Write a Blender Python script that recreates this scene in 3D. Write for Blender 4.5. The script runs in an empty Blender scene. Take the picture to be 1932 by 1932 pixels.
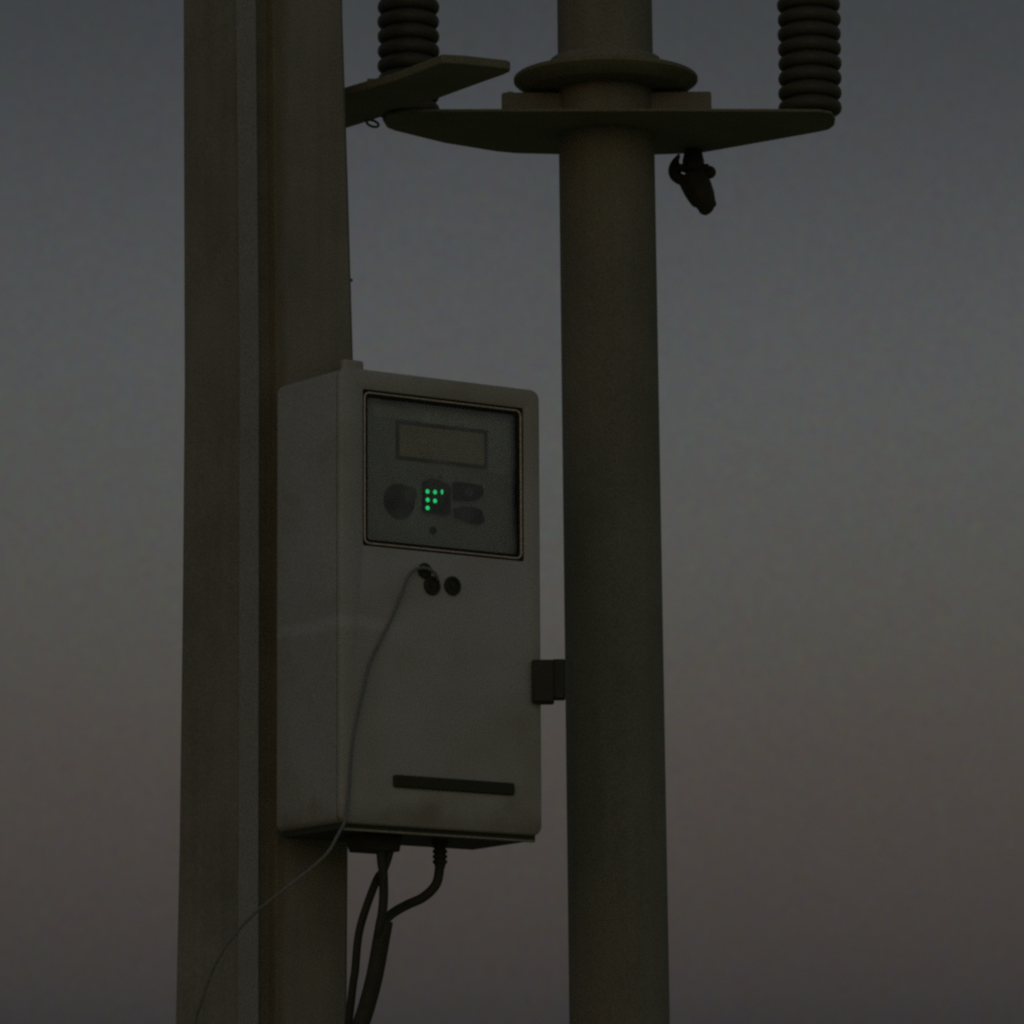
import bpy, bmesh, math, random
from mathutils import Vector, Matrix
R = math.radians
random.seed(7)
sc = bpy.context.scene
C = sc.collection

# ------------------------------------------------------------------ camera
PITCH, ROLL, FPX, HALF = R(9.3285), 0.00536, 10000.0, 966.0
CAM = Vector((0, 0, 1.55))
_r = Vector((1, 0, 0)); _f = Vector((0, math.cos(PITCH), math.sin(PITCH))); _u = Vector((0, -math.sin(PITCH), math.cos(PITCH)))
CR = math.cos(ROLL)*_r - math.sin(ROLL)*_u
CU = math.sin(ROLL)*_r + math.cos(ROLL)*_u
cd = bpy.data.cameras.new('camera'); cam = bpy.data.objects.new('camera', cd); C.objects.link(cam)
cam.matrix_world = Matrix(((CR.x, CU.x, -_f.x, CAM.x), (CR.y, CU.y, -_f.y, CAM.y), (CR.z, CU.z, -_f.z, CAM.z), (0, 0, 0, 1)))
cd.sensor_width = 36; cd.lens = 36*FPX/(2*HALF); cd.clip_start = 0.1; cd.clip_end = 6000
cd.dof.use_dof = True; cd.dof.focus_distance = 9.1; cd.dof.aperture_fstop = 11
sc.camera = cam

# ------------------------------------------------------------------ dusk sky (no sun disc: the sun is down behind the camera)
w = bpy.data.worlds.new('World'); sc.world = w; w.use_nodes = True
nt = w.node_tree; nt.nodes.clear()
def N(t, **k):
    n = nt.nodes.new(t)
    for a, b in k.items(): setattr(n, a, b)
    return n
SUN_AZ, SUN_EL = R(205), R(0)
out = N('ShaderNodeOutputWorld'); bg = N('ShaderNodeBackground'); bg2 = N('ShaderNodeBackground'); add = N('ShaderNodeAddShader')
tc = N('ShaderNodeTexCoord'); sep = N('ShaderNodeSeparateXYZ'); ramp = N('ShaderNodeValToRGB')
nt.links.new(tc.outputs['Generated'], sep.inputs[0])
mr = N('ShaderNodeMapRange'); mr.inputs['From Min'].default_value = 0.0; mr.inputs['From Max'].default_value = 0.5
nt.links.new(sep.outputs['Z'], mr.inputs['Value'])
# film grain imitated by faint fine colour noise, fixed in the sky
ns = N('ShaderNodeTexNoise'); ns.inputs['Scale'].default_value = 2500; ns.inputs['Detail'].default_value = 1.0
nt.links.new(tc.outputs['Generated'], ns.inputs['Vector'])
mm = N('ShaderNodeVectorMath', operation='MULTIPLY_ADD'); mm.inputs[1].default_value = (2.1, 2.1, 2.3); mm.inputs[2].default_value = (-0.05, -0.05, -0.15)
nt.links.new(ns.outputs['Color'], mm.inputs[0])
nl = N('ShaderNodeTexNoise'); nl.inputs['Scale'].default_value = 14; nl.inputs['Detail'].default_value = 3.0     # broad soft noise breaking up the even sky gradient
nt.links.new(tc.outputs['Generated'], nl.inputs['Vector'])
ml = N('ShaderNodeMapRange'); ml.inputs['From Min'].default_value = 0.3; ml.inputs['From Max'].default_value = 0.7
ml.inputs['To Min'].default_value = 0.94; ml.inputs['To Max'].default_value = 1.06
nt.links.new(nl.outputs['Fac'], ml.inputs['Value'])
mp_ = N('ShaderNodeVectorMath', operation='MULTIPLY'); nt.links.new(mm.outputs[0], mp_.inputs[0]); nt.links.new(ml.outputs[0], mp_.inputs[1])
mx = N('ShaderNodeMix', data_type='RGBA', blend_type='MULTIPLY'); mx.inputs['Factor'].default_value = 1
nt.links.new(mr.outputs[0], ramp.inputs[0]); nt.links.new(ramp.outputs[0], mx.inputs['A']); nt.links.new(mp_.outputs[0], mx.inputs['B'])
nt.links.new(mx.outputs['Result'], bg.inputs['Color'])
el = ramp.color_ramp; el.interpolation = 'B_SPLINE'
STOPS = [(0.0, (0.004, 0.014, 0.028)), (0.0665, (0.0105, 0.0224, 0.0355)), (0.0746, (0.0164, 0.0246, 0.0371)), (0.0845, (0.0209, 0.0272, 0.0377)), (0.0993, (0.0285, 0.0308, 0.0412)), (0.1192, (0.0396, 0.0378, 0.0452)), (0.1390, (0.0486, 0.0493, 0.0542)), (0.1587, (0.0539, 0.0568, 0.0616)), (0.1785, (0.0576, 0.0609, 0.0678)), (0.1981, (0.0549, 0.0589, 0.0684)), (0.2176, (0.0460, 0.0489, 0.0588)), (0.2370, (0.0345, 0.0361, 0.0462)), (0.2562, (0.0241, 0.0265, 0.0332)), (0.32, (0.023, 0.027, 0.038)), (0.5, (0.026, 0.032, 0.044))]
while len(el.elements) < len(STOPS): el.elements.new(0.5)
for e, (p, c) in zip(el.elements, STOPS): e.position = min(1, p*2); e.color = (*c, 1)
sky = N('ShaderNodeTexSky', sky_type='NISHITA', sun_disc=False)
sky.sun_elevation = SUN_EL; sky.sun_rotation = SUN_AZ; sky.altitude = 100; sky.dust_density = 1.5
nt.links.new(sky.outputs[0], bg2.inputs['Color'])
bg.inputs['Strength'].default_value = 1.0; bg2.inputs['Strength'].default_value = 0.04
nt.links.new(bg.outputs[0], add.inputs[0]); nt.links.new(bg2.outputs[0], add.inputs[1]); nt.links.new(add.outputs[0], out.inputs['Surface'])
# the last afterglow of the set sun, low behind the camera: very weak and very wide
sl = bpy.data.lights.new('afterglow', 'SUN'); sl.energy = 0.11; sl.angle = R(60); sl.color = (1.0, 0.86, 0.56)
so = bpy.data.objects.new('afterglow', sl); C.objects.link(so); so.location = (3, -6, 8)
so.rotation_euler = Vector((-math.sin(R(4)), math.cos(R(4)), -0.12)).to_track_quat('-Z', 'Y').to_euler()
sc.view_settings.view_transform = 'Standard'; sc.view_settings.look = 'None'; sc.view_settings.gamma = 1
sc.view_settings.use_curve_mapping = False; sc.view_settings.exposure = 0
sc.render.filter_size = 2.5
sc.cycles.filter_width = 2.5
sc.cycles.use_denoising = False
sc.cycles.max_bounces = 8

# ------------------------------------------------------------------ measuring helpers: a sight line met with a real plane
def ray(px, py): return _f + CR*((px-HALF)/FPX) - CU*((py-HALF)/FPX)
def at_y(px, py, Y):
    d = ray(px, py); return CAM + d*((Y-CAM.y)/d.y)
def at_z(px, py, Z):
    d = ray(px, py); return CAM + d*((Z-CAM.z)/d.z)
U = 9.05/FPX                                   # metres for one photo unit near the box
TH = R(34.842)
E1 = Vector((math.cos(TH), math.sin(TH), 0)); E2 = Vector((-math.sin(TH), math.cos(TH), 0)); EZ = Vector((0, 0, 1))
O = CAM + ray(643.5, 690.6)*9.05                   # upper front left corner of the box
BW, BD, BH = 0.4151, 0.2163, 0.7828
def on_front(px, py, depth=0.0):               # -> (across, down) on the plane 'depth' behind the door face
    P0 = O + E2*depth; d = ray(px, py); t = (P0-CAM).dot(E2)/d.dot(E2); q = CAM + d*t - O
    return q.dot(E1), -q.z
BOXM = Matrix(((E1.x, E2.x, 0, O.x), (E1.y, E2.y, 0, O.y), (0, 0, 1, O.z-BH), (0, 0, 0, 1)))   # box space: x across, y back, z up from the base

# ------------------------------------------------------------------ materials
def mat(name, col, rough=0.6, metal=0.0, var=0.25, scale=6.0, bump=0.15, bscale=120.0, spec=0.4, stains=None, streak=0.0, speck=0.22):
    m = bpy.data.materials.new(name); m.use_nodes = True; t = m.node_tree; b = t.nodes['Principled BSDF']
    b.inputs['Roughness'].default_value = rough; b.inputs['Metallic'].default_value = metal; b.inputs['Specular IOR Level'].default_value = spec
    tx = t.nodes.new('ShaderNodeTexCoord'); vec = tx.outputs['Object']
    n = t.nodes.new('ShaderNodeTexNoise'); n.inputs['Scale'].default_value = scale; n.inputs['Detail'].default_value = 8; n.inputs['Roughness'].default_value = 0.65
    t.links.new(vec, n.inputs['Vector'])
    r = t.nodes.new('ShaderNodeMapRange'); r.inputs['From Min'].default_value = .25; r.inputs['From Max'].default_value = .75
    r.inputs['To Min'].default_value = 1-var; r.inputs['To Max'].default_value = 1+var; t.links.new(n.outputs['Fac'], r.inputs['Value'])
    x = t.nodes.new('ShaderNodeMix'); x.data_type = 'RGBA'; x.blend_type = 'MULTIPLY'; x.inputs['Factor'].default_value = 1
    x.inputs['A'].default_value = (*col, 1); t.links.new(r.outputs[0], x.inputs['B']); last = x.outputs['Result']
    sp_ = t.nodes.new('ShaderNodeTexNoise'); sp_.inputs['Scale'].default_value = 330; sp_.inputs['Detail'].default_value = 1; t.links.new(vec, sp_.inputs['Vector'])  # fine speckle multiplied into the base colour, imitates film grain
    rs_ = t.nodes.new('ShaderNodeMapRange'); rs_.inputs['From Min'].default_value = .3; rs_.inputs['From Max'].default_value = .7
    rs_.inputs['To Min'].default_value = 1-speck; rs_.inputs['To Max'].default_value = 1+speck; t.links.new(sp_.outputs['Fac'], rs_.inputs['Value'])
    xs_ = t.nodes.new('ShaderNodeMix'); xs_.data_type = 'RGBA'; xs_.blend_type = 'MULTIPLY'; xs_.inputs['Factor'].default_value = 1
    t.links.new(last, xs_.inputs['A']); t.links.new(rs_.outputs[0], xs_.inputs['B']); last = xs_.outputs['Result']
    if streak:                                  # rain streaks running down
        mp = t.nodes.new('ShaderNodeMapping'); mp.inputs['Scale'].default_value = (38, 38, 1.6); t.links.new(vec, mp.inputs['Vector'])
        s = t.nodes.new('ShaderNodeTexNoise'); s.inputs['Scale'].default_value = 1.0; s.inputs['Detail'].default_value = 6; t.links.new(mp.outputs[0], s.inputs['Vector'])
        r2 = t.nodes.new('ShaderNodeMapRange'); r2.inputs['From Min'].default_value = .35; r2.inputs['From Max'].default_value = .7
        r2.inputs['To Min'].default_value = 1+streak*.4; r2.inputs['To Max'].default_value = 1-streak; t.links.new(s.outputs['Fac'], r2.inputs['Value'])
        x2 = t.nodes.new('ShaderNodeMix'); x2.data_type = 'RGBA'; x2.blend_type = 'MULTIPLY'; x2.inputs['Factor'].default_value = 1
        t.links.new(last, x2.inputs['A']); t.links.new(r2.outputs[0], x2.inputs['B']); last = x2.outputs['Result']
    if stains: last = stains(t, vec, last)
    t.links.new(last, b.inputs['Base Color'])
    n2 = t.nodes.new('ShaderNodeTexNoise'); n2.inputs['Scale'].default_value = bscale; n2.inputs['Detail'].default_value = 4; t.links.new(vec, n2.inputs['Vector'])
    bp = t.nodes.new('ShaderNodeBump'); bp.inputs['Strength'].default_value = bump; bp.inputs['Distance'].default_value = 0.002
    t.links.new(n2.outputs['Fac'], bp.inputs['Height']); t.links.new(bp.outputs[0], b.inputs['Normal'])
    return m
def mth(t, op, a, b=None, c=None):
    n = t.nodes.new('ShaderNodeMath'); n.operation = op
    for i, v in enumerate((a, b, c)):
        if v is None: continue
        if isinstance(v, (int, float)): n.inputs[i].default_value = v
        else: t.links.new(v, n.inputs[i])
    return n.outputs[0]
def smooth(t, v, a, b, to0=0., to1=1.):
    n = t.nodes.new('ShaderNodeMapRange'); n.interpolation_type = 'SMOOTHSTEP'
    n.inputs['From Min'].default_value = a; n.inputs['From Max'].default_value = b; n.inputs['To Min'].default_value = to0; n.inputs['To Max'].default_value = to1
    t.links.new(v, n.inputs['Value']); return n.outputs[0]
def tint(t, base, fac, col):
    x = t.nodes.new('ShaderNodeMix'); x.data_type = 'RGBA'; x.blend_type = 'MULTIPLY'; t.links.new(fac, x.inputs['Factor'])
    t.links.new(base, x.inputs['A']); x.inputs['B'].default_value = (*col, 1); return x.outputs['Result']
def concrete_stain(t, vec, base):
    # the old dark water run down the box-side face, next to the chamfered corner (object space: x across that face, z up)
    s = t.nodes.new('ShaderNodeSeparateXYZ'); t.links.new(vec, s.inputs[0])
    mp = t.nodes.new('ShaderNodeMapping'); mp.inputs['Scale'].default_value = (3, 3, 5); t.links.new(vec, mp.inputs['Vector'])
    n = t.nodes.new('ShaderNodeTexNoise'); n.inputs['Scale'].default_value = 1.0; n.inputs['Detail'].default_value = 5; t.links.new(mp.outputs[0], n.inputs['Vector'])
    edge = mth(t, 'ADD', mth(t, 'MULTIPLY', n.outputs['Fac'], 0.075), 0.0)
    d = mth(t, 'SUBTRACT', s.outputs['X'], edge)
    inx = smooth(t, d, -0.012, 0.012, 1, 0)
    front = smooth(t, s.outputs['Y'], 0.027, 0.030, 1, 0)
    f = mth(t, 'MULTIPLY', inx, front)
    return tint(t, base, f, (0.78, 0.75, 0.66))
def box_dirt(t, vec, base):
    s = t.nodes.new('ShaderNodeSeparateXYZ'); t.links.new(vec, s.inputs[0])
    n = t.nodes.new('ShaderNodeTexNoise'); n.inputs['Scale'].default_value = 9; n.inputs['Detail'].default_value = 7; t.links.new(vec, n.inputs['Vector'])
    k = smooth(t, n.outputs['Fac'], .5, .75)
    a = tint(t, base, k, (0.92, 0.88, 0.82))
    # grime gathered along the foot of the box, with a ragged upper edge
    z = mth(t, 'SUBTRACT', s.outputs['Z'], mth(t, 'MULTIPLY', n.outputs['Fac'], 0.10))
    a = tint(t, a, smooth(t, z, -0.05, 0.0, 1, 0), (0.72, 0.68, 0.60))
    # a pale wiped smear across the left part of the box, and large faint smudges
    zz = mth(t, 'ABSOLUTE', mth(t, 'SUBTRACT', s.outputs['Z'], mth(t, 'ADD', mth(t, 'MULTIPLY', n.outputs['Fac'], 0.05), 0.318)))
    sm = mth(t, 'MULTIPLY', smooth(t, zz, 0.003, 0.016, 1, 0), smooth(t, s.outputs['X'], 0.06, 0.16, 1, 0))
    a = tint(t, a, sm, (1.14, 1.18, 1.22))
    n2 = t.nodes.new('ShaderNodeTexNoise'); n2.inputs['Scale'].default_value = 3.5; n2.inputs['Detail'].default_value = 4; n2.inputs['Distortion'].default_value = .6; t.links.new(vec, n2.inputs['Vector'])
    return tint(t, a, smooth(t, n2.outputs['Fac'], .42, .66), (0.86, 0.83, 0.76))
M = {}
M['concrete'] = mat('cast concrete', (0.37, 0.35, 0.255), 0.9, var=.22, scale=5, bump=.5, bscale=90, spec=.2, stains=concrete_stain, streak=.08)
M['strip'] = mat('grey painted steel strip', (0.34, 0.355, 0.305), 0.6, var=.12, scale=9, bump=.1, spec=.5)
M['galv'] = mat('weathered galvanised tube', (0.295, 0.284, 0.195), 0.75, var=.2, scale=4, bump=.15, bscale=60, spec=.35, streak=.08)
M['arm'] = mat('weathered plate steel', (0.27, 0.262, 0.16), 0.75, var=.2, scale=8, bump=.2, spec=.3)
M['porcelain'] = mat('brown glazed insulator', (0.095, 0.09, 0.055), 0.5, var=.15, scale=14, bump=.05, spec=.4)
M['paint'] = mat('light grey powder coat', (0.625, 0.625, 0.545), 0.6, var=.07, scale=7, bump=.12, bscale=420, spec=.35, stains=box_dirt, speck=.15)
M['seal'] = mat('black rubber seal', (0.022, 0.022, 0.012), 0.8, var=.1, bump=.05)
M['bead'] = mat('pale brass bead', (0.95, 0.82, 0.62), 0.4, var=.1, bump=.03, spec=.5)
M['panel'] = mat('grey instrument panel', (0.70, 0.69, 0.64), 0.6, var=.15, scale=16, bump=.05)
M['plate'] = mat('pale green painted reflection', (0.90, 0.91, 0.80), 0.55, var=.12, scale=12, bump=.03)  # paler tone stands in for sky reflected in the window
M['lcd'] = mat('unlit display', (0.85, 0.74, 0.50), 0.3, var=.16, scale=22, bump=0, spec=.4)
M['black'] = mat('black plastic', (0.062, 0.062, 0.034), 0.6, var=.15, scale=20, bump=.1)
M['bezel'] = mat('dark grey plastic', (0.20, 0.195, 0.155), 0.6, var=.15, scale=20, bump=.05)
M['cable'] = mat('sun-bleached black cable sheath', (0.062, 0.062, 0.034), 0.65, var=.2, scale=20, bump=.1)
M['wire'] = mat('grey lead wire', (0.28, 0.285, 0.265), 0.6, var=.1, bump=.05)
M['steel'] = mat('dull bolt steel', (0.25, 0.24, 0.2), 0.5, metal=.3, var=.2, bump=.1)
M['ground'] = mat('dry grass and gravel', (0.36, 0.36, 0.20), 0.95, var=.4, scale=0.8, bump=.6, bscale=14, spec=.1)
gm = bpy.data.materials.new('window pane'); gm.use_nodes = True; g = gm.node_tree; g.nodes.remove(g.nodes['Principled BSDF'])
g_o = g.nodes['Material Output']; g_m = g.nodes.new('ShaderNodeMixShader'); g_t = g.nodes.new('ShaderNodeBsdfTransparent'); g_g = g.nodes.new('ShaderNodeBsdfGlossy'); g_f = g.nodes.new('ShaderNodeFresnel')
g_t.inputs['Color'].default_value = (.94, .96, .93, 1); g_g.inputs['Roughness'].default_value = .12; g_f.inputs['IOR'].default_value = 1.5
g_d = g.nodes.new('ShaderNodeBsdfDiffuse'); g_d.inputs['Color'].default_value = (.62, .64, .62, 1)
g_x = g.nodes.new('ShaderNodeMixShader'); g_n = g.nodes.new('ShaderNodeTexNoise'); g_n.inputs['Scale'].default_value = 11; g_n.inputs['Detail'].default_value = 3
g_c = g.nodes.new('ShaderNodeTexCoord'); g.links.new(g_c.outputs['Object'], g_n.inputs['Vector'])
g_r = g.nodes.new('ShaderNodeMapRange'); g_r.inputs['From Min'].default_value = .4; g_r.inputs['From Max'].default_value = .65; g_r.inputs['To Min'].default_value = .015; g_r.inputs['To Max'].default_value = .18
g.links.new(g_n.outputs['Fac'], g_r.inputs['Value']); g.links.new(g_r.outputs[0], g_x.inputs[0]); g.links.new(g_t.outputs[0], g_x.inputs[1]); g.links.new(g_d.outputs[0], g_x.inputs[2])
g.links.new(g_f.outputs[0], g_m.inputs[0]); g.links.new(g_x.outputs[0], g_m.inputs[1]); g.links.new(g_g.outputs[0], g_m.inputs[2]); g.links.new(g_m.outputs[0], g_o.inputs['Surface'])
M['glass'] = gm
lm = bpy.data.materials.new('green diode'); lm.use_nodes = True; l = lm.node_tree.nodes['Principled BSDF']
l.inputs['Base Color'].default_value = (.02, .3, .12, 1); l.inputs['Emission Color'].default_value = (0.014, 0.83, 0.235, 1); l.inputs['Emission Strength'].default_value = 0.9
M['led'] = lm

# ------------------------------------------------------------------ mesh helpers
def obj(name, bm, m, parent=None, label=None, shade=True, bevel=0.0, seg=2, sub=0):
    me = bpy.data.meshes.new(name)
    bmesh.ops.recalc_face_normals(bm, faces=bm.faces); bm.to_mesh(me); bm.free()
    me.materials.append(M[m] if isinstance(m, str) else m)
    o = bpy.data.objects.new(name, me); C.objects.link(o)
    if parent: o.parent = parent
    if label: o['label'] = label
    if shade:
        for p in me.polygons: p.use_smooth = True
        me.update()
    if bevel:
        b = o.modifiers.new('bevel', 'BEVEL'); b.width = bevel; b.segments = seg; b.limit_method = 'ANGLE'; b.angle_limit = R(35); b.harden_normals = False
    if sub:
        s = o.modifiers.new('sub', 'SUBSURF'); s.levels = sub; s.render_levels = sub
    if shade:
        try:
            for e in me.edges: pass
            me.set_sharp_from_angle(angle=R(40))
        except Exception: pass
    return o
def tag(o, label, cat, group=None, kind=None):
    if kind: o['kind'] = kind
    if label: o['label'] = label
    if cat: o['category'] = cat
    if group: o['group'] = group
    return o
def empty(name, mtx, label, cat, group=None):
    o = bpy.data.objects.new(name, None); C.objects.link(o); o.empty_display_size = .1
    o.matrix_world = mtx if isinstance(mtx, Matrix) else Matrix.Translation(mtx)
    return tag(o, label, cat, group)
def nb(): return bmesh.new()
def bx(bm, lo, hi):
    v = [bm.verts.new((x, y, z)) for x in (lo[0], hi[0]) for y in (lo[1], hi[1]) for z in (lo[2], hi[2])]
    for f in ((0, 1, 3, 2), (4, 6, 7, 5), (0, 4, 5, 1), (2, 3, 7, 6), (0, 2, 6, 4), (1, 5, 7, 3)): bm.faces.new([v[i] for i in f])
    return bm
def prism(bm, pts, lo, hi, axis=2):
    def P(p, h):
        q = [p[0], p[1]]; q.insert(axis, h); return q
    a = [bm.verts.new(P(p, lo)) for p in pts]; b = [bm.verts.new(P(p, hi)) for p in pts]
    bm.faces.new(a); bm.faces.new(b)
    n = len(pts)
    for i in range(n): bm.faces.new((a[i], a[(i+1) % n], b[(i+1) % n], b[i]))
    return bm
def lathe(bm, prof, seg=48, c=(0, 0), wob=0.0, closed=True):
    rings = []
    for r_, z in prof:
        rings.append([bm.verts.new((c[0]+r_*math.cos(2*math.pi*i/seg), c[1]+r_*math.sin(2*math.pi*i/seg), z)) for i in range(seg)])
    for a, b in zip(rings, rings[1:]):
        for i in range(seg): bm.faces.new((a[i], a[(i+1) % seg], b[(i+1) % seg], b[i]))
    if closed: bm.faces.new(rings[0]); bm.faces.new(rings[-1])
    return bm
def spline(pts, n=10):
    out = []; P = [pts[0]] + list(pts) + [pts[-1]]
    for i in range(1, len(P)-2):
        for k in range(n):
            t = k/n; a, b, c, d = P[i-1], P[i], P[i+1], P[i+2]
            out.append(0.5*((2*b) + (c-a)*t + (2*a-5*b+4*c-d)*t*t + (3*b-a-3*c+d)*t**3))
    out.append(P[-2].copy()); return out
def tube(bm, pts, rad, seg=14):
    rings = []; prev = None
    for i, p in enumerate(pts):
        d = (pts[min(i+1, len(pts)-1)] - pts[max(i-1, 0)]).normalized()
        if prev is None: prev = d.orthogonal().normalized()
        u = (prev - d*prev.dot(d)).normalized(); v = d.cross(u); prev = u
        r_ = rad(i/(len(pts)-1)) if callable(rad) else rad
        rings.append([bm.verts.new(p + u*(r_*math.cos(2*math.pi*k/seg)) + v*(r_*math.sin(2*math.pi*k/seg))) for k in range(seg)])
    for a, b in zip(rings, rings[1:]):
        for k in range(seg): bm.faces.new((a[k], a[(k+1) % seg], b[(k+1) % seg], b[k]))
    bm.faces.new(rings[0]); bm.faces.new(rings[-1]); return bm
def rrect(x0, x1, z0, z1, r_, n=6):
    o = []
    for cx, cz, a0 in ((x1-r_, z1-r_, 0), (x0+r_, z1-r_, 90), (x0+r_, z0+r_, 180), (x1-r_, z0+r_, 270)):
        for k in range(n+1):
            a = R(a0 + 90*k/n); o.append((cx+r_*math.cos(a), cz+r_*math.sin(a)))
    return o
def loops(bm, ls, cap0=False, cap1=False, ring=False):     # ls: list of (outline in x,z ; y)
    rs = [[bm.verts.new((x, y, z)) for x, z in pts] for pts, y in ls]
    n = len(rs[0]); pairs = list(zip(rs, rs[1:])) + ([(rs[-1], rs[0])] if ring else [])
    for a, b in pairs:
        for i in range(n): bm.faces.new((a[i], a[(i+1) % n], b[(i+1) % n], b[i]))
    if cap0: bm.faces.new(rs[0])
    if cap1: bm.faces.new(rs[-1])
    return bm

# ------------------------------------------------------------------ ground (below the frame)
bm = nb(); n = 24
gv = [[bm.verts.new((x, y, 0.0)) for x in [(-1+2*i/n)**3*2500 for i in range(n+1)]] for y in [(-1+2*j/n)**3*2500+9 for j in range(n+1)]]
for j in range(n):
    for i in range(n): bm.faces.new((gv[j][i], gv[j][i+1], gv[j+1][i+1], gv[j+1][i]))
tag(obj('ground', bm, 'ground', shade=False), 'flat ground of dry grass and gravel under the poles', None, kind='structure')

# ------------------------------------------------------------------ square concrete pole: right face parallel to the back of the box
GAP = 0.024
FACE = BD + GAP
def on_face(px, py): return on_front(px, py, FACE)
PM = Matrix(((E1.x, E2.x, 0, (O+E2*FACE).x), (E1.y, E2.y, 0, (O+E2*FACE).y), (0, 0, 1, 0), (0, 0, 0, 1)))
pole = empty('concrete_pole', PM, 'square weathered concrete pole with chamfered corner behind the grey box', 'pole')
YS = [-1500, 0, 340, 690, 1150, 1600, 1932, 5200]
L0 = [349, 346, 347, 348, 344, 338, 331, 300]; L1 = [444, 446, 450, 453, 452, 451, 449, 440]
L2 = [480, 483, 486, 489, 489, 488, 488, 484]; RR = [640, 648, 659, 669, 664, 658, 656, 668]
def pole_ring(y, l0, l1, l2, rr):
    a2, h = on_face(l2, y); ar, _ = on_face(rr, y); ar += .006; z = O.z - h
    # chamfer at 45 degrees in plan: find its leg so that its far edge falls at l1
    def px_of(a, b):
        P = O + E1*a + E2*(FACE+b); P.z = z; q = P - CAM; return HALF + FPX*q.dot(CR)/q.dot(_f)
    lo, hi = 0.0, 0.12
    for _ in range(40):
        m_ = (lo+hi)/2
        if px_of(a2-m_, m_) > l1: lo = m_
        else: hi = m_
    c = lo; lo, hi = c, 0.4
    for _ in range(40):
        m_ = (lo+hi)/2
        if px_of(a2-c, m_) > l0: lo = m_
        else: hi = m_
    d = lo; k = 0.012; depth = d + k
    return [(a2, 0), (a2+.004, .019), (a2+.031, .019), (a2+.036, 0), (ar-k, 0), (ar, k), (ar, depth-k), (ar-k, depth), (a2-c+k, depth), (a2-c, d), (a2-c, c)], z
rings = [pole_ring(*q) for q in zip(YS, L0, L1, L2, RR)]
zb, zt = 0.0, rings[0][1]
dense = []
for (p0, z0), (p1, z1) in zip(rings, rings[1:]):
    m_ = max(2, int(abs(z1-z0)/0.12))
    for k in range(m_): t_ = k/m_; dense.append(([(a[0]+(b[0]-a[0])*t_, a[1]+(b[1]-a[1])*t_) for a, b in zip(p0, p1)], z0+(z1-z0)*t_))
dense.append((rings[-1][0], -0.3))
bm = nb(); vs = [[bm.verts.new((x, y, z)) for x, y in pts] for pts, z in dense]
for a, b in zip(vs, vs[1:]):
    for i in range(11): bm.faces.new((a[i], a[(i+1) % 11], b[(i+1) % 11], b[i]))
bm.faces.new(vs[0]); bm.faces.new(vs[-1])
obj('shaft', bm, 'concrete', pole, bevel=.002)
# the painted steel strip laid along the chamfered corner
bm = nb(); st = []
for pts, z in dense:
    (x0, y0), (x1, y1) = pts[10], pts[0]; nx, ny = (y0-y1), -(x0-x1); l_ = math.hypot(nx, ny); nx, ny = nx/l_, ny/l_
    if nx*1 + ny*1 > 0: nx, ny = -nx, -ny
    st.append([bm.verts.new((x+nx*h, y+ny*h, z)) for x, y, h in ((x0, y0, .0), (x0, y0, .004), (x1, y1, .004), (x1, y1, .0))])
for a, b in zip(st, st[1:]):
    for i in range(4): bm.faces.new((a[i], a[(i+1) % 4], b[(i+1) % 4], b[i]))
bm.faces.new(st[0]); bm.faces.new(st[-1])
obj('corner_strip', bm, 'strip', pole, 'bluish grey steel strip along the chamfered corner')
# a short nail stub on the far right corner
a_, h_ = on_face(663, 525); bm = nb(); tube(bm, [Vector((a_-.01, .012, O.z-h_)), Vector((a_+.008, .010, O.z-h_-.001))], .003, 8)
obj('nail_stub', bm, 'steel', pole)

# ------------------------------------------------------------------ round steel pole with disc collar
YP = 9.58
pt0, pt1 = at_y(1140.5, 0, YP), at_y(1169, 1932, YP)
ax = (pt1-pt0)/(pt0.z-pt1.z)                   # lean per metre going down
rU = (YP/_f.dot(Vector((0, 1, 0))))/FPX
def axis(z): return pt0 + ax*(pt0.z-z)
def rad_(z): t_ = (pt0.z-z)/(pt0.z-pt1.z); return (90.5 + 2.4*t_)*U*YP/8.93*1.005
base = axis(0); base.z = 0
tilt = Matrix(((1, 0, -ax.x, base.x), (0, 1, -ax.y, base.y), (0, 0, 1, 0), (0, 0, 0, 1)))   # leans a touch, as the photo shows
sp = empty('steel_pole', Matrix.Translation(base), 'round dull steel pole with a disc collar right of the grey box', 'pole')
def lean(bm):
    for v in bm.verts: v.co.x += -ax.x*v.co.z; v.co.y += -ax.y*v.co.z
    return bm
zt2 = at_y(1130, -1500, YP).z
prof = [(rad_(z), z) for z in [-.3 + (zt2+.3)*i/60 for i in range(61)]]
obj('shaft', lean(lathe(nb(), prof, 64)), 'galv', sp)
K = YP/8.93*U                                   # metres for one photo unit at this pole
RD = 176*K
zdb = at_y(1146, 173, YP).z                     # flat underside of the disc; its edge is coned
th = 28*K
prof = [(80*K, zdb), (146*K, zdb), (152*K, zdb+1.5*K), (RD-2*K, zdb+18*K), (RD, zdb+20*K), (RD, zdb+26*K), (RD-2.5*K, zdb+th), (80*K, zdb+th+1*K)]
obj('disc_collar', lean(lathe(nb(), prof, 72)), 'arm', sp)
zc0 = zdb+th-.003; zc1 = at_y(1141, 87, YP-107*K).z
prof = [(80*K, zc0), (108*K, zc0), (108*K, zc1-5*K), (105*K, zc1-1*K), (97*K, zc1), (80*K, zc1)]
obj('collar_ring', lean(lathe(nb(), prof, 64)), 'galv', sp)

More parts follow.
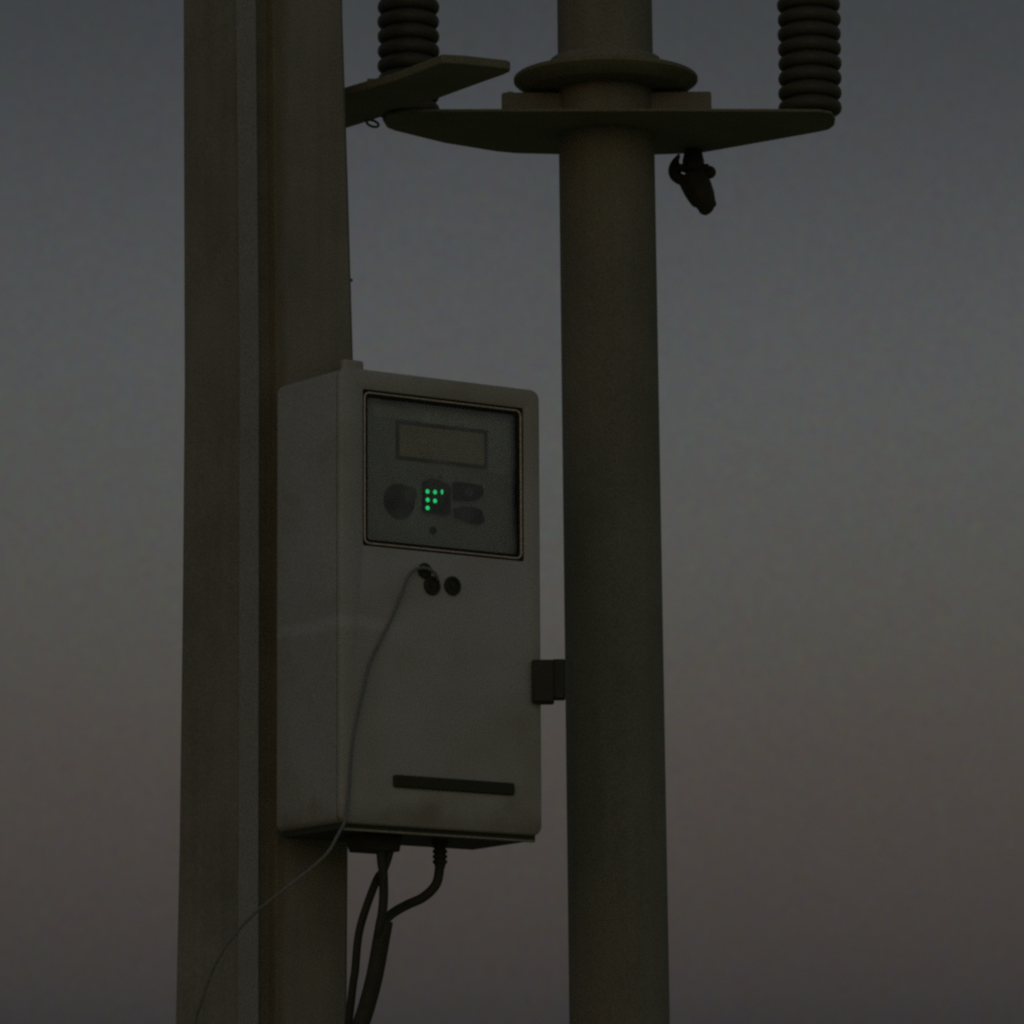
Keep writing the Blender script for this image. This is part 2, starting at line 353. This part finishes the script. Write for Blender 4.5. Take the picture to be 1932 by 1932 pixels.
# ------------------------------------------------------------------ crossarm plate of the steel pole (seen from below)
ZC = at_y(1152, 236, YP-.086).z                 # underside
under = [(1060, 210.5), (830, 211), (760, 212.5), (733, 217), (722, 228), (730, 241), (745, 247), (838, 270), (936, 286), (971, 289.5), (1053, 291.5),
         (1243, 292), (1322, 289), (1440, 268), (1540, 250), (1564, 245), (1574, 237), (1576, 226), (1569, 215), (1545, 211), (1240, 210)]
PB = axis(ZC)
cx = empty('crossarm', Vector((PB.x, PB.y, ZC)), 'dark steel crossarm plate with tapered ends on the round pole', 'crossarm')
pl = []
for q in under:
    P = at_z(*q, ZC); pl.append((P.x-PB.x, P.y-PB.y))
obj('arm_plate', prism(nb(), pl, 0, .0055), 'arm', cx, shade=False, bevel=.0015)
nearY = pl[0][1]
# clamp bar that grips the pole above the plate
zbt = at_y(1146, 180, YP).z - ZC
hw = 200*K
bm = nb(); bx(bm, (-hw, -.03, .0065), (hw, .03, zbt))
obj('clamp_bar', bm, 'galv', cx, bevel=.004)
bm = nb(); lathe(bm, [(.006, zbt), (.006, zbt+.007)], 8, (-hw+.016, 0)); obj('bolt_tip', bm, 'steel', cx)

# ------------------------------------------------------------------ insulators standing on the ends of the crossarm
def insulator(px, half, label):
    yc = PB.y + nearY + .105
    P = at_y(px, 150, yc); zb_ = ZC + .0055
    k = (yc/8.93)*U
    root = empty('insulator', Vector((P.x, P.y, zb_)), label, 'insulator', 'ribbed insulators on the crossarm')
    pitch = 28.2*k/math.cos(R(13)); ro, ri = half*k, (half-13)*k
    n_ = 14
    obj('core', lathe(nb(), [(ri*.9, 0), (ri*.9, .012), (ri, .014), (ri, pitch*n_+.03), (ri*.7, pitch*n_+.05), (ri*.5, pitch*n_+.10)], 40), 'porcelain', root)
    sheds = None
    for i in range(n_):
        z0 = .010 + pitch*i
        if sheds is None:
            pr = []
            for j in range(11):
                a = R(-90+180*j/10); pr.append((ri-.004+(ro-ri+.004)*max(0, math.cos(a))**.62, pitch*.5+math.sin(a)*pitch*.45))
            sheds = obj('shed', lathe(nb(), pr, 44), 'porcelain', root); s = sheds
        else:
            s = sheds.copy(); C.objects.link(s); s.parent = root
        s.location = (random.uniform(-.0006, .0006), 0, z0)
    return root
insulator(771, 59.5, 'ribbed dark insulator above the crossarm, partly hidden by the slanting arm')
insulator(1528, 60.8, 'ribbed dark insulator on the right end of the crossarm, seen against open sky')

# ------------------------------------------------------------------ slanting arm fixed to the back of the concrete pole
ZA = at_y(657, 182, 9.30).z
au = [(834, 119), (875, 121), (938, 128), (956, 130), (963, 132.5), (962, 136), (952, 141), (901, 159), (830, 185), (760, 208), (687, 232), (658, 241), (560, 268), (556, 240), (600, 196), (654, 180), (749, 152)]
PA = at_z(620, 215, ZA)
arm = empty('support_arm', Vector((PA.x, PA.y, ZA)), 'dark tapered steel arm slanting out from behind the concrete pole', 'arm')
ap = [((at_z(*q, ZA)-PA).x, (at_z(*q, ZA)-PA).y) for q in au]
obj('arm_plate', prism(nb(), ap, 0, .0165), 'arm', arm, shade=False, bevel=.003, seg=3)
q_ = at_z(703, 226, ZA); P = at_y(703, 233, q_.y) - PA
bm = nb(); ring = [Vector((P.x+.011*math.cos(a), P.y, P.z+.0058*math.sin(a)-.003*math.cos(a))) for a in [2*math.pi*i/24 for i in range(25)]]
tube(bm, ring, .0024, 8); obj('eye_ring', bm, 'steel', arm)
P = at_z(700, 172, ZA) - PA
bm = nb(); lathe(bm, [(.007, .016), (.007, .022)], 6, (P.x, P.y)); obj('bolt', bm, 'steel', arm, shade=False)

# bracket that carries the arm: from inside the pole's hidden face to the root of the plate
p0 = O + E1*.13 + E2*(FACE+.14); p1 = at_z(606, 222, ZA); dv = p1-p0; dv.z = 0; dv.normalize(); nv = Vector((-dv.y, dv.x, 0))*.035
q = [p0+nv, p0-nv, p1-nv, p1+nv]
obj('pole_bracket', prism(nb(), [((v-PA).x, (v-PA).y) for v in q], .0168, .062), 'arm', arm, bevel=.003)

# ------------------------------------------------------------------ cable clamp hanging from the crossarm
YK = at_z(1310, 282, ZC).y
def kp(px, py, dy=0.0): return at_y(px, py, YK+dy)
KO = kp(1308, 291); KO.z = ZC
ck = empty('cable_clamp', KO, 'small black cable clamp hanging under the crossarm right of the round pole', 'clamp')
def loc(v): return v - KO
bm = nb(); c0 = loc(kp(1308, 300)); zl = lambda py: loc(kp(1308, py)).z
lathe(bm, [(.020, zl(323.5)), (.0215, zl(321)), (.0205, zl(312)), (.0205, zl(303)), (.019, zl(297)), (.016, -.0002)], 24, (c0.x, c0.y)); obj('hanger', bm, 'black', ck)
bm = nb(); q0, q1 = loc(kp(1273, 311)), loc(kp(1338, 323)); bx(bm, (q0.x, q0.y-.012, q1.z), (q1.x, q0.y+.012, q0.z)); obj('yoke', bm, 'black', ck, bevel=.004, seg=3)
for px in (1279, 1298, 1322):
    bm = nb(); tube(bm, [loc(kp(px, 318)), loc(kp(px+1, 336))], (.0055 if px < 1320 else .008), 12); obj('pin', bm, 'black', ck)
bm = nb(); body = [(kp(1303, 328.5), 27), (kp(1306, 335), 28.5), (kp(1311, 344), 29), (kp(1317, 357), 28.5), (kp(1324, 372), 26), (kp(1329, 385), 22), (kp(1329, 395), 16), (kp(1326, 404), 6)]
cs = spline([loc(b[0]) for b in body], 5); rr_ = [b[1] for b in body]
def brad(t_):
    f_ = t_*(len(rr_)-1); i = min(int(f_), len(rr_)-2); return (rr_[i]+(rr_[i+1]-rr_[i])*(f_-i))*K
tube(bm, cs, brad, 22); obj('jaw', bm, 'black', ck)
bm = nb(); c1 = loc(kp(1339, 325))
bmesh.ops.create_uvsphere(bm, u_segments=20, v_segments=12, radius=12.5*K, matrix=Matrix.Translation(c1)); obj('bolt_head', bm, 'black', ck)
bm = nb(); tube(bm, [loc(kp(1320, 322)), c1], .007, 12); obj('bolt_shank', bm, 'black', ck)
bm = nb(); tube(bm, spline([loc(kp(1281, 293, -.004)), loc(kp(1273, 308)), loc(kp(1271, 322)), loc(kp(1277, 334)), loc(kp(1290, 341))], 6), lambda t_: (3+8.5*math.sin(min(1, t_*1.3)*math.pi*.6))*K, 12); obj('side_lug', bm, 'black', ck)
bm = nb(); tube(bm, [loc(kp(1281, 291, 0)), loc(kp(1279, 305)), loc(kp(1283, 316))], .0022, 8); obj('tie_wire', bm, 'black', ck)
bm = nb(); bmesh.ops.create_uvsphere(bm, u_segments=16, v_segments=10, radius=9*K, matrix=Matrix.Translation(loc(kp(1343, 384)))); obj('jaw_nut', bm, 'black', ck)

# ------------------------------------------------------------------ grey control box
cb = empty('control_box', BOXM, 'weathered light grey metal control box with glazed instrument window', 'control box')
DT = 0.0115                                      # door thickness
ly = lambda r0, x0=0., x1=BW, z0=0., z1=BH, rad=.016: rrect(x0+r0, x1-r0, z0+r0, z1-r0, max(.002, rad-r0))
# body shell: sides rounded at the back, set 2 mm inside the door
i0 = .0018
ls = [(ly(i0, rad=.014), DT+.0058), (ly(i0, rad=.014), BD-.014), (ly(i0+.002, rad=.016), BD-.007), (ly(i0+.006, rad=.02), BD-.002), (ly(i0+.014, rad=.03), BD)]
bm = nb(); loops(bm, [(ly(.03, rad=.014), DT+.0058)] + ls, False, True); body_o = obj('body', bm, 'paint', cb)
# seam gasket between body and door
bm = nb(); loops(bm, [(ly(.008), DT-.0008), (ly(.008), DT+.0064), (ly(.02), DT+.0064), (ly(.02), DT-.0008)], ring=True); obj('door_gasket', bm, 'seal', cb)
# door with a window opening
def fr(px, py, d=0.): a, h = on_front(px, py, d); return a, BH-h
wa0, wz1 = fr(685, 735); wa1, wz1b = fr(988.5, 768); _, wz0 = fr(686, 1029); _, wz0b = fr(990, 1059.5)
wz1 = (wz1+wz1b)/2; wz0 = (wz0+wz0b)/2
WIN = (wa0, wa1, wz0, wz1)
wl = lambda g, r_: rrect(WIN[0]+g, WIN[1]-g, WIN[2]+g, WIN[3]-g, r_)
ls = [(ly(0, rad=.018), DT), (ly(0, rad=.018), .0050), (ly(.0008, rad=.018), .0026), (ly(.0024, rad=.018), .0008), (ly(.0050, rad=.018), 0), (wl(-.0015, .005), 0), (wl(0, .004), .0012), (wl(0, .004), DT)]
bm = nb(); loops(bm, ls, ring=True); door = obj('door', bm, 'paint', cb)
# dark rubber channel round the window, and the pale bead in it
bm = nb(); loops(bm, [(wl(.0003, .004), .0045), (wl(.0120, .006), .0045), (wl(.0120, .006), .0110), (wl(.0003, .004), .0110)], ring=True); obj('window_seal', bm, 'seal', door)
bm = nb(); b0, bw_ = .0052, .0016
cs = []
for k in range(10):
    a = 2*math.pi*k/10; cs.append((wl(b0+bw_*math.cos(a), .0095-bw_*math.cos(a)), .0036+bw_*1.3*math.sin(a)))
loops(bm, cs, ring=True); obj('window_bead', bm, 'bead', door)
bm = nb(); loops(bm, [(wl(.0095, .006), .0072), (wl(.0095, .006), .0096)], True, True); obj('window_pane', bm, 'glass', door)
# instrument panel behind the pane
PDp = .030
wallz = [(wl(.0005, .004), .0117), (wl(.0005, .004), PDp+.004), (wl(.004, .004), PDp+.004), (wl(.004, .004), .0117)]
bm = nb(); loops(bm, wallz, ring=True); obj('window_recess', bm, 'seal', cb)
panel_o = obj('instrument_panel', loops(nb(), [(wl(.0045, .003), PDp), (wl(.0045, .003), PDp+.003)], True, True), 'panel', cb)
def fp(px, py): return fr(px, py, PDp)
def quad_out(pts, y0, y1): return prism(nb(), [fp(*p) for p in pts], y0, y1, axis=1)
obj('reflection_plate', quad_out([(704, 750), (962, 782), (962, 898), (921, 893), (921, 812), (745, 790), (704, 786)], PDp-.0012, PDp-.0001), 'plate', panel_o, 'pale green painted sky reflection round the display', shade=False)  # reflection of the sky in the glass, painted as a paler L-shaped sheet
a0, z1_ = fp(746.5, 793); a1, z1b = fp(917, 813.5); _, z0_ = fp(746, 867); _, z0b = fp(915, 883)
z1_ = (z1_+z1b)/2; z0_ = (z0_+z0b)/2
ob = lambda g, r_=.002: rrect(a0+g, a1-g, z0_+g, z1_-g, r_, 3)
obj('display_bezel', loops(nb(), [(ob(0), PDp-.0001), (ob(0), PDp-.0040), (ob(.0012), PDp-.0048), (ob(.0050), PDp-.0040), (ob(.0055), PDp-.0001)], ring=True), 'bezel', panel_o)
obj('display_screen', loops(nb(), [(ob(.0057), PDp-.0022), (ob(.0057), PDp-.0003)], True, True), 'lcd', panel_o, 'unlit olive display screen', shade=False)
def disc_y(cx_, cz, prof, seg=32):
    bm = nb(); rings_ = [[bm.verts.new((cx_+r_*math.cos(2*math.pi*i/seg), y, cz+r_*math.sin(2*math.pi*i/seg))) for i in range(seg)] for r_, y in prof]
    for a, b in zip(rings_, rings_[1:]):
        for i in range(seg): bm.faces.new((a[i], a[(i+1) % seg], b[(i+1) % seg], b[i]))
    bm.faces.new(rings_[0]); bm.faces.new(rings_[-1]); return bm
ka, kz = fp(752, 946)
kn = obj('selector_knob', disc_y(ka, kz, [(.031, PDp-.0002), (.031, PDp-.004), (.029, PDp-.007), (.024, PDp-.0075), (.022, PDp-.012), (.018, PDp-.0135)], 40), 'seal', panel_o, 'round black selector knob')
ha, hz = fp(766, 934)
obj('knob_lens', disc_y(ha, hz, [(.0135, PDp-.0132), (.0135, PDp-.0150), (.012, PDp-.0160), (.006, PDp-.0162)], 24), 'bezel', panel_o)
ma0, mz1 = fp(795, 911); ma1, mz0 = fp(843, 970)
mod_pts = [(ma0, mz0), (ma1-.002, mz0-.002), (ma1, mz0+.003), (ma1, mz1-.004), (ma1-.006, mz1+.001), ((ma0+ma1)/2+.003, mz1+.006), (ma0+.012, mz1+.008), (ma0+.001, mz1+.001)]
MY = .0165
led_m = obj('diode_module', prism(nb(), mod_pts, MY, PDp-.0003, axis=1), 'seal', cb, 'black module with lit green diodes', bevel=.001)
def lp(zx, zy): return (zx/9.66+780)*.94336, (zy/9.66+940)*.94336
proto = None
for zx, zy in ((722, 415), (868, 428), (725, 578), (868, 597), (725, 733)):
    a, z = fr(*lp(zx, zy), MY)
    if proto is None:
        proto = obj('diode', disc_y(0, 0, [(.0038, 0), (.0038, -.0006), (.0032, -.0012), (.0017, -.0015)], 20), 'led', led_m); d_ = proto
    else: d_ = proto.copy(); C.objects.link(d_); d_.parent = led_m
    d_.location = (a, MY-.0002, z)
a, z = fr(*lp(1003, 425), MY)
d_ = proto.copy(); C.objects.link(d_); d_.parent = led_m; d_.location = (a, MY-.0002, z); d_.scale = (.62, 1, 1.1)
# two terminal sockets to the right of the module, a hole and a stud below
for pts in ([(852, 910), (880, 913), (902, 917), (907, 925), (906, 936), (896, 944), (876, 945), (853, 944)],
            [(854, 960), (868, 956), (890, 959), (903, 963), (906, 973), (909, 985), (901, 990), (882, 986), (856, 976)]):
    obj('terminal_socket', quad_out(pts, PDp-.011, PDp-.0002), 'seal', panel_o, bevel=.002)
a, z = fp(878, 930); obj('socket_face', disc_y(a, z, [(.0085, PDp-.0108), (.0085, PDp-.0122), (.007, PDp-.0126)], 24), 'bezel', panel_o)
a, z = fp(816, 1001); obj('stud', disc_y(a, z, [(.0065, PDp-.0002), (.0065, PDp-.004), (.005, PDp-.005)], 20), 'black', panel_o)
a, z = fp(830, 900); obj('stud', disc_y(a, z, [(.0028, PDp-.0002), (.0028, PDp-.003)], 12), 'black', panel_o)
# two sockets below the window
for px, py in ((814, 1105), (852.5, 1105.5)):
    a, z = fr(px, py)
    s_ = obj('port', disc_y(a, z, [(.0165, -.0002), (.0165, -.004), (.0150, -.0055), (.0120, -.0055), (.0115, -.002)], 32), 'black', door)
    obj('port_pin', disc_y(a, z, [(.004, -.002), (.004, -.0045)], 12), 'black', door)
a, z = fr(800, 1077); obj('lead_grommet', disc_y(a, z, [(.0135, -.0002), (.0135, -.004), (.010, -.007)], 24), 'black', door)
# long recessed pull bar near the foot of the door
pa0, pz = fr(741, 1473); pa1, pz2 = fr(968, 1490); pz = (pz+pz2)/2
o_ = obj('pull_bar', loops(nb(), [(rrect(pa0, pa1, pz-.0105, pz+.0105, .004, 4), -.0002), (rrect(pa0, pa1, pz-.0105, pz+.0105, .004, 4), -.005), (rrect(pa0+.002, pa1-.002, pz-.0085, pz+.0085, .003, 4), -.007)], True, True), 'black', door, 'dark horizontal pull bar')
# bottom trim: bead under the door, and the base pan
bm = nb(); bx(bm, (.012, .005, -.0112), (BW-.012, .012, -.0074)); obj('foot_bead', bm, 'paint', cb, bevel=.001)
bm = nb(); bx(bm, (.010, .0085, -.0076), (BW-.010, BD-.016, .0015)); obj('base_pan', bm, 'black', cb)
# socket housing and cable glands under the base
def base_pt(px, y):                             # box x for a photo column at depth y under the base
    a, h = on_front(px, 1590, y); return a
sy = .085
s0, s1 = base_pt(662, sy), base_pt(742, sy)
bm = nb(); prism(bm, [(s0+.004, -.0078), (s0+.016, -.036), (s1-.006, -.036), (s1, -.0078)], sy-.03, sy+.03, axis=1); obj('socket_housing', bm, 'black', cb, bevel=.002)
gy = .10
ga = base_pt(830, gy)
def box_w(x, y, z): return BOXM @ Vector((x, y, z))
prof = [(.0150, -.006), (.0150, -.0125)]
for i in range(4):
    z = -.013 - i*.0085; prof += [(.0102, z), (.0128, z-.0012), (.0128, z-.0052), (.0102, z-.0064)]
prof += [(.0085, -.052)]
# gland ends where the photo shows it
gz_end = BH - on_front(830, 1638, gy)[1]
k_ = (-gz_end)/.052
obj('cable_gland', lathe(nb(), [(r_, z*k_) for r_, z in prof], 28, (ga, gy)), 'black', cb)
# hanging lug at the top of the back
a, h = on_front(664, 682, BD-.02)
bm = nb(); bx(bm, (a-.022, BD-.028, BH-.004), (a+.021, BD-.012, BH-h+.002)); obj('hanging_lug', bm, 'paint', cb, bevel=.005, seg=3)
# wall brackets between the box and the concrete pole
for z in (.13, .64):
    bm = nb(); bx(bm, (.05, BD-.0005, z-.03), (.155, BD+GAP+.0005, z+.03)); obj('mounting_bracket', bm, 'arm', cb, bevel=.002)
# black latch on the right edge of the door and its stay back to the round pole
iB = BOXM.inverted()
cy = (BOXM @ Vector((BW, 0, 0))).y
def wblock(px0, py0, px1, py1, y0, y1, y_ref):
    a, b = at_y(px0, py0, y_ref), at_y(px1, py1, y_ref); bm = nb(); bx(bm, (a.x, y0, b.z), (b.x, y1, a.z))
    for v in bm.verts: v.co = iB @ v.co
    return bm
obj('latch', wblock(1003, 1244, 1046, 1325, cy-.026, cy+.012, cy-.026), 'black', cb, 'black latch block on the right edge', bevel=.004, seg=3)
obj('latch_lever', wblock(1042, 1243, 1067, 1318, cy-.020, cy+.010, cy-.020), 'black', cb, bevel=.003)

# ------------------------------------------------------------------ cables under the box
def zs5(zx, zy): return (zx/6.44+660)*.94336, (zy/6.44+1640)*.94336
def zs7(zx, zy): return (zx/3.019+320)*.94336, (zy/3.019+1560)*.94336
def zs6(zx, zy): return (zx/3.019+520)*.94336, (zy/3.019+1080)*.94336
def cable(name, pts, rad, m, label, cat='cable', group='cables under the box', n=8):
    W = spline(pts, n); o0 = W[0].copy()
    o = obj(name, tube(nb(), [p-o0 for p in W], rad, 16), m); o.location = o0
    return tag(o, label, cat, group)
def depth_at(x, y): return (BOXM @ Vector((x, y, 0))).y
yS = depth_at((s0+s1)/2, sy); yG = depth_at(ga, gy); yM = yS + .03
cable('cable', [at_y(738, 1596, yS), at_y(731, 1622, yS), at_y(722, 1645, yS+.002)] + [at_y(*zs7(*q), yM+.02) for q in ((1310, 600), (1235, 800), (1197, 950), (1178, 1150), (1158, 1300))] + [at_y(640, 2100, yM+.03), at_y(600, 2600, yM+.05)],
      7.8*U, 'cable', 'thin black cable swinging leftmost below the box')
cable('cable', [at_y(718, 1598, yS-.012), at_y(720, 1625, yS-.014), at_y(723, 1648, yS-.016)] + [at_y(*zs7(*q), yS-.012) for q in ((1350, 700), (1342, 800), (1325, 900))] + [at_y(712, 1780, yS)],
      8.8*U, 'cable', 'short straight black cable dropping from the box into the conduit')
g_end = box_w(ga, gy, gz_end+.006)
cable('cable', [g_end] + [at_y(*zs5(*q), yG) for q in ((1385, 780), (1312, 900), (1180, 1008), (1010, 1085))] + [at_y(*zs5(860, 1165), yG-.03), at_y(*zs5(760, 1240), yG-.05), at_y(722, 1745, yS+.02), at_y(716, 1790, yS+.01)],
      9.2*U, 'cable', 'black cable curving from the ribbed gland to the conduit')
cp = [at_y(725.5, 1738, yS), at_y(719, 1775, yS), at_y(706, 1845, yS), at_y(690, 1905, yS), at_y(672, 1960, yS), at_y(640, 2080, yS+.02), at_y(590, 2500, yS+.06), at_y(560, 4800, yS+.1)]
cable('conduit', cp, 16.3*U, 'cable', 'thick black conduit sloping down below the box', 'conduit')
# thin grey lead from the grommet down the front of the box and away past the pole
fw = lambda px, py, off: O + E1*on_front(px, py, -off)[0] + E2*(-off) - EZ*on_front(px, py, -off)[1]
pts = [fw(*zs6(1075, 240), .006), fw(*zs6(1055, 200), .012), fw(*zs6(1010, 172), .016), fw(*zs6(950, 172), .014), fw(*zs6(900, 215), .010), fw(*zs6(860, 310), .009), fw(*zs6(800, 460), .008), fw(*zs6(725, 610), .008), fw(*zs6(662, 750), .008), fw(*zs6(630, 880), .009),
       fw(*zs6(598, 1020), .011), fw(*zs6(566, 1180), .012), fw(*zs6(548, 1350), .010), fw(*zs6(538, 1500), .008), fw(*zs6(528, 1620), .007), fw(*zs6(512, 1700), .008)]
yW = O.y - .012
pts += [at_y(*zs7(*q), yW) for q in ((1075, 330), (1010, 440), (880, 560))] + [at_y(*zs7(*q), yW+.02*i) for i, q in enumerate(((700, 700), (560, 815), (440, 945), (350, 1080), (290, 1220), (240, 1370), (208, 1500)))]
pts += [at_y(345, 2120, yW+.15), at_y(330, 2600, yW+.16), at_y(325, 3400, yW+.16)]
cable('lead_wire', pts, 3.0*U, 'wire', 'thin grey wire looping from the box front down across the concrete pole', 'wire', None, 10)
